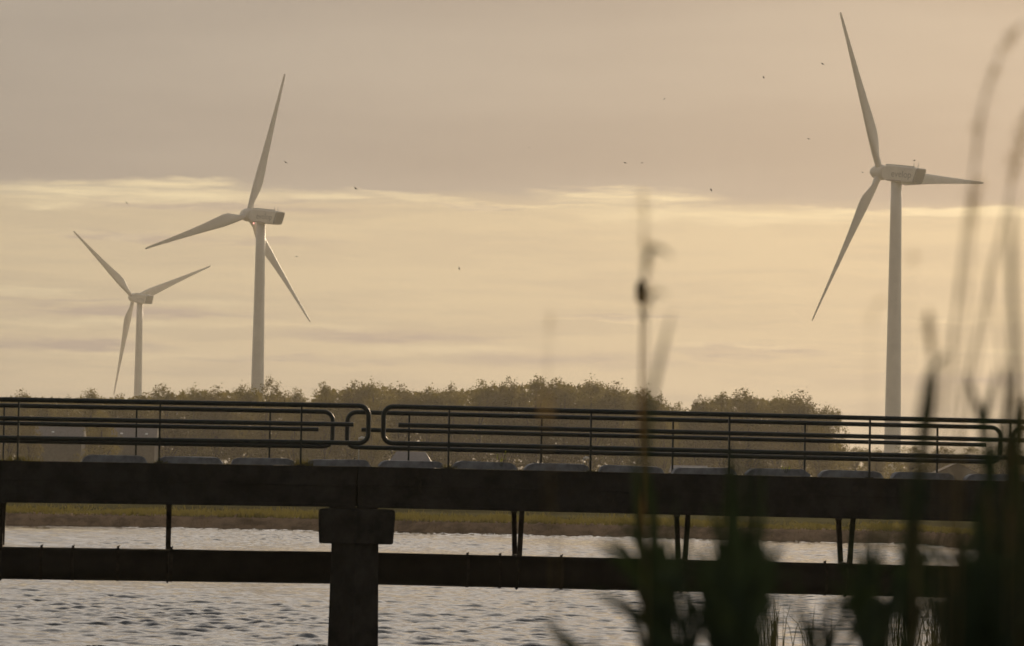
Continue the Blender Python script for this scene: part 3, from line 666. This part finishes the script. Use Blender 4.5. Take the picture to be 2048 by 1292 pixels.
house(212, 312, 855, 885, 840, 9, 'house', 'house with a long grey roof and two pale skylights, behind the first kerb block', ROOFM, windows=((.25, 1.6, 1.2, 1.2), (.8, 1.6, 1.0, 1.2)), sky_l=((241, 867, .55, .28), (291, 868, .55, .28)))
house(768, 872, 903, 938, 700, 9, 'house', 'low building with a hipped blue-grey roof just right of the pier', mat('metal_roof', (.17, .17, .20), .6, .08, 2), hip=.22)
house(1858, 1972, 926, 951, 780, 9, 'house', 'dark gable-roofed house behind the far right of the railing', ROOFD, gable=True)
house(1340, 1420, 931, 945, 730, 8, 'shed', 'low flat shed behind the ninth kerb block', ROOFM, hip=.05)
# street lamps
def lamp(px, ytop, Y, label):
    tp = at(px, ytop, Y); h = tp[2] - .6; e = empty('street_lamp', (tp[0], Y, .6), label, 'street lamp', 'street lamps across the river')
    mb = MB(); mb.tube([(0, 0, 0), (0, 0, h * .5), (0, 0, h)], [.09, .07, .045], 8); mb.build('pole', mat('lamp_pole', (.4, .4, .38), .5), e)
    mb = MB(); mb.tube([(-.05, 0, h), (.25, 0, h + .08), (.55, 0, h + .05)], [.06, .13, .08], 8); mb.build('lamp_head', TRIM, e, True)
lamp(718, 877, 380, 'thin street lamp seen through the gap between railing panels')
lamp(1167, 917, 400, 'short street lamp just left of the eighth kerb block')

# ------------------------------------------------------------------ birds
def bird(px, py, span_px, roll, label, Y=160):
    c = at(px, py, Y); sp_ = 1.25 * span_px / FPX * Y / 2; o = None
    mb = MB(); b_l = sp_ * .9
    mb.tube([(-b_l * .7, 0, 0), (-b_l * .3, 0, 0), (b_l * .1, 0, .01), (b_l * .45, 0, .01), (b_l * .62, 0, 0)], [b_l * .07, b_l * .2, b_l * .26, b_l * .18, .003], 8)
    for s in (-1, 1):
        w_ = [(b_l * .3, 0, .01), (b_l * .22, s * sp_ * .5, sp_ * .28), (-b_l * .1, s * sp_, sp_ * .1), (-b_l * .15, s * sp_ * .5, sp_ * .2), (-b_l * .2, 0, 0)]
        lo = [(x, y, z - .006) for x, y, z in w_]; n = 5
        mb.add(w_ + lo, [tuple(range(5)), tuple(range(9, 4, -1))] + [(i, 5 + i, 5 + (i + 1) % 5, (i + 1) % 5) for i in range(5)])
    mb.add([(-b_l * .55, 0, .004), (-b_l * 1.0, b_l * .2, 0), (-b_l * .85, 0, 0), (-b_l * 1.0, -b_l * .2, 0)], [(0, 1, 2, 3)])
    o = mb.build('bird', BIRDM); o.location = tuple(c); o.rotation_euler = (R_(roll), R_(rnd.uniform(-30, 30)), R_(rnd.uniform(40, 140)))
    tag(o, label, 'bird', 'small birds flying in the evening sky')
for a in [(1645, 128, 9, 20, 'highest bird, dark, just left of the large turbine upright blade'), (1527, 155, 7, 60, 'bird second from the top of the sky, left of the highest one'),
  (1329, 198, 6, -30, 'lone small bird in the upper sky above the reed plume'), (1617, 278, 6, 10, 'bird left of the large turbine rotor, level with its upper blade root'),
  (1250, 326, 8, 15, 'bird high above the left side of the dark seed head'), (1284, 326, 4, 0, 'tiny bird just right of another at the same height in mid sky'),
  (571, 325, 9, 30, 'bird right beside the upright blade of the middle turbine'), (711, 377, 9, 40, 'bird right of the middle turbine at cloud edge height'),
  (253, 406, 9, 50, 'bird over the left cloud band, above the farthest turbine'), (1422, 380, 7, 60, 'bird at the edge of the cloud deck left of the large turbine tower'),
  (918, 537, 8, 80, 'lone bird low in the open sky at the centre'), (1058, 295, 4, 10, 'tiny faint bird near the centre top'),
  (1725, 345, 5, 20, 'tiny bird close to the hub of the large turbine'), (593, 513, 4, 0, 'tiny bird right of the middle turbine tower'), (1829, 321, 6, 0, 'bird sitting over the weather masts of the large turbine')]:
    bird(*a)

# ------------------------------------------------------------------ reeds and plants on the near bank
def ribbon(mb, pts, w_, fold=.25):
    """tapering leaf blade along pts (3D), width w_, slightly folded"""
    pts = [np.array(p, float) for p in pts]; n = len(pts)
    L, Mi, Rr = [], [], []
    for i, p in enumerate(pts):
        t = pts[min(i + 1, n - 1)] - pts[max(i - 1, 0)]; t /= np.linalg.norm(t) + 1e-9
        sd_ = np.cross(t, np.array([.25, 1, .1])); sd_ /= np.linalg.norm(sd_) + 1e-9
        f = i / (n - 1); ww = w_ * (min(1, .35 + 3 * f)) * (1 - f ** 2.2) / 2 + .0006
        L.append(p - sd_ * ww); Rr.append(p + sd_ * ww); Mi.append(p + np.array([0, ww * fold * 2, 0]))
    v = L + Mi + Rr; f = []
    for i in range(n - 1): f += [(i, i + 1, n + i + 1, n + i), (n + i, n + i + 1, 2 * n + i + 1, 2 * n + i)]
    mb.add(v, f)
def smooth(pts, k=5):
    P = [np.array(p, float) for p in pts]
    if len(P) < 3: return P
    out = []
    for i in range(len(P) - 1):
        p0, p1, p2, p3 = P[max(i - 1, 0)], P[i], P[i + 1], P[min(i + 2, len(P) - 1)]
        for j in range(k):
            t = j / k; out.append(.5 * ((2 * p1) + (-p0 + p2) * t + (2 * p0 - 5 * p1 + 4 * p2 - p3) * t * t + (-p0 + 3 * p1 - 3 * p2 + p3) * t ** 3))
    out.append(P[-1]); return out
def reed(path, D, r, label, plume=0.0, pw=.03, leaves=(), head=None, name='reed', stem=REEDS, n_pl=420, stemoff=0):
    if D < 5 or D > 12: q_ = 1
    else: q_ = 1.12
    D *= 1 + (q_ - 1) * 2; r *= q_; plume *= q_; pw *= q_; leaves = [(a_, b_ * q_) for a_, b_ in leaves]
    if D < 5 and q_ == 1: D *= 1.95; r *= .8; plume *= 1.95; pw *= 1.6
    P3 = [at(x, y, D) for x, y in path]; last = P3[-1]
    g0 = near_z(0, D); base = np.array([last[0] + (last[0] - P3[-2][0]) * .4, D, g0 - .03])
    P3.append(base)
    e = empty(name, base, label, 'reed' if name == 'reed' else name.replace('_', ' '), 'out-of-focus reeds on the near bank'); Mi = Matrix.Translation(-Vector(e.location))
    S = smooth(P3, 6); n = len(S); mb = MB(); mb.tube(S, [r * (.35 + .65 * min(1, i / n * 3)) for i in range(n)], 6); o = mb.build('stem', stem, e, True); o.data.transform(Mi)
    if plume:
        acc = 0; Q = []; cum = [0]
        for i in range(1, n): cum.append(cum[-1] + np.linalg.norm(S[i] - S[i - 1]))
        tt = rng.uniform(0, 1, n_pl) ** .9 * plume
        C_ = np.stack([np.interp(tt, cum, [s[k] for s in S]) for k in range(3)], 1)
        wdt = pw * np.sin(np.clip(tt / plume, .04, .97) * math.pi) ** .6
        P = C_ + rng.normal(size=(n_pl, 3)) * wdt[:, None] * [.6, .6, .5]; ob = soup(leafquads(P[::2], .006, rng) , None, 'plume', PLUME, e); ob.data.transform(Mi)
    if head:
        (hx, hy, hw, hh_) = head; c = at(hx, hy, D); k = D / FPX; mb = MB(); rs = []
        zs = np.linspace(-1, 1, 11)
        mb.tube([c + np.array([.1 * hw * k * math.sin(z * 2), 0, z * hh_ * k]) for z in zs], [max(.0008, hw * k * math.sqrt(max(0, 1 - z * z))) * (1 + .15 * math.sin(7 * z)) for z in zs], 12)
        ob = mb.build('seed_head', mat('dark_seed', (.02, .014, .012), .8, .3, 60), e, True); ob.data.transform(Mi)
    for (lp, lw) in leaves:
        dj = D + rnd.uniform(-.15, .15); mb = MB(); ribbon(mb, smooth([at(x, y, dj + .03 * i) for i, (x, y) in enumerate(lp)], 4), lw)
        ob = mb.build('leaf', REEDL, e, True); ob.data.transform(Mi)
    return e
# dark seed head stalk in the middle
reed([(1283, 550), (1284, 640), (1283, 760), (1284, 900), (1290, 1100), (1300, 1300)], 12.5, .0055, 'tall stalk with a small black seed head against the sky', head=(1282, 582, 11, 26), stem=PLUME,
     leaves=[([(1292, 1250), (1310, 1080), (1296, 960), (1286, 870)], .034), ([(1290, 1130), (1278, 1050), (1270, 960), (1266, 900)], .03), ([(1280, 620), (1290, 635), (1292, 650)], .012)])
reed([(1288, 385), (1290, 470), (1290, 600), (1286, 800), (1284, 1000), (1290, 1300)], 4.2, .0032, 'faint blurred reed plume rising behind the black seed head', plume=.13, pw=.009, n_pl=150,
     leaves=[([(1288, 560), (1300, 500), (1325, 500), (1345, 515)], .012), ([(1288, 620), (1305, 585), (1335, 590)], .01), ([(1287, 1000), (1300, 820), (1325, 700), (1345, 620)], .014)])
reed([(1098, 625), (1096, 720), (1094, 800), (1098, 900), (1110, 1300)], 4.6, .0015, 'very faint blurred stalk left of the black seed head', plume=.03, pw=.012, n_pl=16)
reed([(1090, 780), (1092, 850), (1096, 1000), (1110, 1300)], 5.6, .0016, 'short faint stalk in front of the central wood', plume=.05, pw=.007, n_pl=70)
# right-hand tall reeds with drooping plumes
reed([(2048, 45), (2012, 85), (1985, 150), (1962, 230), (1948, 340), (1930, 470), (1912, 620), (1903, 760), (1895, 1000), (1890, 1300)], 4.3, .0031, 'tallest reed with its plume drooping at the upper right corner', plume=.16, pw=.011, n_pl=240)
reed([(2060, 215), (2038, 290), (2012, 420), (1985, 530), (1962, 640), (1935, 760), (1915, 900), (1905, 1300)], 4.5, .0036, 'reed slanting in from the right edge with a plume at its tip', plume=.09, pw=.011, n_pl=260)
reed([(1958, 350), (1946, 430), (1938, 560), (1928, 700), (1920, 900), (1915, 1300)], 4.0, .0026, 'slim reed with a faint plume beside the large turbine blade tip', plume=.05, pw=.010, n_pl=150)
reed([(1828, 495), (1822, 560), (1818, 700), (1822, 900), (1830, 1300)], 3.9, .0009, 'ghostly thin reed with a small plume right of the large turbine tower', plume=.02, pw=.009, n_pl=16)
reed([(1775, 598), (1752, 615), (1742, 680), (1745, 900), (1760, 1300)], 3.9, .0008, 'ghostly thin reed with a curled tip left of the large turbine tower', plume=.03, pw=.008, n_pl=20)
reed([(1856, 622), (1862, 690), (1872, 770), (1862, 850), (1846, 940), (1836, 1060), (1830, 1300)], 6.2, .0045, 'brown-topped reed right of the large turbine tower, bent in the middle', plume=.08, pw=.007, n_pl=260,
     leaves=[([(1838, 920), (1852, 800), (1865, 740), (1898, 705)], .022), ([(1834, 1050), (1842, 960), (1858, 860), (1875, 800)], .022)])
reed([(1966, 835), (1968, 900), (1975, 1000), (1985, 1300)], 7.5, .005, 'reed shoot with two leaves spread in a V above the railing', 
     leaves=[([(1975, 980), (1966, 860), (1950, 800), (1930, 745)], .022), ([(1975, 960), (1970, 850), (1982, 790), (1996, 730)], .02), ([(1978, 1010), (1990, 900), (1996, 840)], .02)])
reed([(2030, 690), (2030, 780), (2026, 880), (2022, 1000), (2020, 1300)], 7.5, .006, 'dark brown spike of a reed close to the right edge', plume=.17, pw=.006, n_pl=520, leaves=[([(2022, 1000), (2010, 880), (2012, 800), (2014, 730)], .02), ([(2022, 1020), (2040, 900), (2045, 800)], .02)])
reed([(2050, 790), (2048, 900), (2044, 1000), (2040, 1300)], 7.8, .006, 'short dark reed spike cut by the right edge', plume=.12, pw=.007, n_pl=300)
reed([(1965, 520), (1985, 600), (2003, 720), (2010, 850), (2012, 1300)], 4.4, .0028, 'pale blurred stem leaning left across the right-hand reeds')
reed([(2030, 380), (2030, 560), (2034, 760), (2036, 1000), (2040, 1300)], 3.7, .0028, 'wide ghostly stem near the right edge', leaves=[([(2034, 900), (2030, 700), (2022, 520), (2024, 400)], .016)])
reed([(1945, 440), (1925, 560), (1895, 720), (1880, 900), (1870, 1300)], 4.1, .0026, 'faint reed crossing behind the bent brown one')
reed([(2005, 470), (1975, 620), (1945, 780), (1925, 930), (1915, 1300)], 4.6, .0028, 'faint reed slanting right with its top near mid height')
# leafy dark clumps at the bottom
def clump(px, ytop, D, label, nl=9, spread=70, lw=.0155, seed=0, ybot=1330, lean=0, llen=250):
    r = random.Random(seed * 31 + 5); path = [(px + lean, ytop), (px + lean * .6, ytop + (ybot - ytop) * .35), (px + lean * .2, ytop + (ybot - ytop) * .7), (px, ybot)]
    lv = []
    nl = max(4, int(nl * 1.1)); spread *= 1.15
    for k in range(nl):
        f = k / nl; y0 = max(ytop + 130, 1235) + (ybot - ytop) * f * .5; x0 = px + lean * (1 - f) * .8; s = 1 if k % 2 else -1
        sp_ = spread * r.uniform(.35, 1.1); ln = llen * r.uniform(.6, 1.1); dr = r.uniform(-.1, .35)
        lv.append(([(x0, y0 + 30), (x0 + s * sp_ * .25, y0 - ln * .35), (x0 + s * sp_ * .62, y0 - ln * .7), (x0 + s * sp_ * (1 + dr), y0 - ln * (.95 - dr * .5))], lw * r.uniform(.7, 1.2)))
    for q_ in (-1, 1): lv.append(([(px + 8 * q_, max(ytop + 200, 1240)), (px + lean * .5 + 9 * q_ * r.uniform(.5, 1.5), (max(ytop + 200, 1240) + ytop) / 2), (px + lean + 14 * q_ * r.uniform(.2, 1.6), ytop - 40 * r.uniform(-.5, 1))], .02))
    return reed(path, D, .007, label, leaves=lv, stem=REEDL)
CL = [(1300, 1010, 8.6, 8, 60, 0, 'dark leafy reed below the black seed head'), (1330, 1150, 7.5, 9, 80, -20, 'dark reed clump low in front, under the black seed head'),
 (1372, 1190, 8.2, 8, 60, 10, 'low dark reed between two taller clumps at the bottom'), (1432, 1010, 8.8, 11, 55, 25, 'tall dark reed left of the widest clump'),
 (1462, 900, 8.4, 12, 55, 5, 'tall green-black reed reaching up to the kerb blocks'), (1440, 1140, 7.6, 12, 75, -10, 'broad dark reed at the foot of the widest clump'),
 (1505, 905, 8.6, 11, 45, 6, 'straight dark reed right of the tallest clump'), (1495, 1120, 7.8, 12, 70, 0, 'dense dark reed foot right of the widest clump'),
 (1478, 1200, 7.2, 12, 80, 0, 'low black mass of reed leaves at the bottom edge'),
 (1655, 1240, 7.9, 6, 90, -20, 'small dark leaf tuft in front of the open water at the bottom'), (1735, 1060, 8.2, 11, 60, 0, 'dark reed at the left border of the right-hand thicket'),
 (1820, 930, 8.0, 13, 50, 8, 'upright dark reed under the bent brown plume'),
 (1765, 1170, 7.4, 12, 90, 0, 'low wide reed at the foot of the right-hand thicket'), 
 (1925, 1060, 7.4, 13, 80, 0, 'broad-leaved dark reed in front of the right pier'),
 (1960, 960, 8.0, 13, 65, 5, 'dark reed left of the hidden pier'), (1995, 1000, 7.5, 14, 80, 0, 'dense dark reed covering the right pier'),
 (2030, 920, 8.0, 14, 60, 0, 'tall dark reed near the right edge'), (2062, 960, 7.6, 14, 80, 0, 'dark reed cut by the right edge of the view'), (2010, 1130, 7.0, 14, 100, 0, 'lowest broad reed in the bottom right corner'),
 (1905, 1180, 7.0, 13, 100, 0, 'low broad reed left of the bottom right corner'), (2110, 900, 7.8, 12, 80, 0, 'dark reed beyond the right edge of the view')]
for i, (px, yt, D, nl, spd, ln, lb) in enumerate(CL): clump(px, yt, D, lb, nl, spd, seed=i, lean=ln)
# single loose leaves pointing left
reed([(1352, 1150), (1350, 1200), (1350, 1300)], 7.2, .006, 'reed with two long leaves pointing to the left over the water', stem=REEDL,
     leaves=[([(1350, 1215), (1300, 1170), (1240, 1120), (1190, 1085)], .038), ([(1352, 1300), (1300, 1250), (1240, 1210), (1180, 1180)], .036), ([(1340, 1160), (1325, 1110), (1300, 1060)], .04)])
reed([(1180, 1330), (1185, 1360), (1190, 1400)], 7.2, .005, 'broad leaf tip poking up at the bottom, left of the reeds', stem=REEDL,
     leaves=[([(1188, 1370), (1165, 1320), (1135, 1285), (1085, 1240)], .045)])
reed([(1730, 1260), (1735, 1290), (1740, 1340)], 7.0, .005, 'reed with long leaves leaning left over the water in the right gap', stem=REEDL,
     leaves=[([(1750, 1290), (1740, 1240), (1700, 1215), (1640, 1200)], .045), ([(1740, 1300), (1710, 1260), (1680, 1240)], .03), ([(1760, 1250), (1745, 1190), (1700, 1210)], .03)])

reed([(1262, 1150), (1290, 1210), (1318, 1290)], 8.4, .016, 'thick dark stem leaning down to the right, below the black seed head', stem=REEDL,
     leaves=[([(1300, 1240), (1280, 1160), (1250, 1100), (1205, 1070)], .028), ([(1310, 1260), (1345, 1190), (1352, 1120), (1345, 1080)], .03)])
reed([(1550, 1190), (1530, 1230), (1510, 1300)], 8.0, .008, 'dark stem with pointed leaves just left of the waterside grass', stem=REEDL,
     leaves=[([(1515, 1250), (1530, 1180), (1545, 1120), (1572, 1085)], .035), ([(1505, 1230), (1480, 1130), (1470, 1060), (1472, 1010)], .035)])
# sharper waterside grasses standing in the shallows before the bridge
def water_grass(px, D, n, hpx, wpx, label, lean=0):
    c = at(px, 1290, D); k = D / FPX; P = np.stack([c[0] + rng.normal(0, wpx * k * .35, n), D + rng.normal(0, .25, n), np.full(n, -.05)], 1)
    e = empty('waterside_grass', (c[0], D, 0), label, 'grass clump', 'grass clumps standing in the shallows'); mb = MB()
    base_z = at(px, 1290, D)[2]
    for p in P:
        h = (base_z + hpx * k * rnd.uniform(.45, 1)); dx_ = (rnd.gauss(0, 1) * wpx + lean) * k * .55
        ribbon(mb, [p, p + [dx_ * .15, 0, h * .4], p + [dx_ * .5, 0, h * .75], p + [dx_ * 1.05, 0, h * rnd.uniform(.9, 1)]], .013 * rnd.uniform(.6, 1.4))
    o = mb.build('blades', GRASS, e); o.data.transform(Matrix.Translation(-Vector(e.location)))
for a in [(1545, 62, 46, 120, 22, 'grass clump in the water right of the wide dark reed clump'), (1610, 60, 14, 110, 60, 'sparse long grass stems leaning right in the open water'), (1745, 58, 26, 120, 22, 'upright grass left of the right-hand thicket'),
          (1795, 60, 50, 130, 45, 'grass seen through the right-hand thicket'), (1880, 60, 70, 140, 60, 'dense grass behind the right-hand reeds'), (1960, 60, 90, 160, 80, 'tall grass in front of the right pier'), (1365, 60, 5, 105, 30, 'few thin grass stems left of the wide dark reed clump')]:
    water_grass(*a[:5], a[5])
def right_shore():
    xs = np.linspace(8.4, 40, 60); tt = np.linspace(0, 1, 7); X = np.tile(xs, (7, 1)); edge = 60 + 10 * np.exp(-(xs - 8.4) / 2.5)
    Y = np.stack([edge + k * 24 for k in tt]); Z = np.stack([-.4 + 1.0 * np.clip(np.minimum(k, 1 - k) * 3, 0, 1) * np.clip((xs - 8.4) / 3, 0, 1) + rng.normal(0, .03, len(xs)) for k in tt])
    grid('right_bank', X, Y, Z, SOIL)
right_shore()
N = 2600; gx = 8.9 + rng.exponential(4, N); gy = rng.uniform(62, 80, N)
base = np.stack([gx, gy, np.clip((gx - 8.4) / 6, 0, .55) - .1], 1); top = base + np.stack([rng.normal(0, .15, N), rng.normal(0, .1, N), rng.uniform(.3, 1.15, N)], 1); dx = np.array([[.01, 0, 0]])
tag(soup(np.stack([base - dx, base + dx, top + dx * .2, top - dx * .2], 1), None, 'shore_grass', GRASS), 'rough grass around the foot of the right pier', 'grass', kind='stuff')
# low grass on the near bank
N = 16000; gx = rng.uniform(-9, 9, N); gy = rng.uniform(1.5, 14.5, N); zz = near_z(gx, gy)
base = np.stack([gx, gy, zz - .02], 1); hmax = np.clip(CAMH - .052 * gy - zz - .15, .05, .35)
top = base + np.stack([rng.normal(0, .06, N), rng.normal(0, .06, N), rng.uniform(.3, 1, N) * hmax], 1); dx = np.array([[.004, 0, 0]])
tag(soup(np.stack([base - dx, base + dx, top + dx * .2, top - dx * .2], 1), None, 'near_bank_grass', GRASS), 'short grass on the near river bank below the view', 'grass', kind='stuff')

# ------------------------------------------------------------------ haze
hb = MB(); hb.box((0, 1200, 76), (6400, 2640, 159)); HZ = bpy.data.materials.new('haze'); HZ.use_nodes = True; t = HZ.node_tree; t.nodes.clear()
pv = t.nodes.new('ShaderNodeVolumePrincipled'); pv.inputs['Density'].default_value = .000105; pv.inputs['Anisotropy'].default_value = .5; pv.inputs['Color'].default_value = (1, .93, .80, 1)
om = t.nodes.new('ShaderNodeOutputMaterial'); t.links.new(pv.outputs[0], om.inputs['Volume'])
ho = hb.build('haze', HZ); tag(ho, 'warm evening haze filling the air', 'haze', kind='stuff')
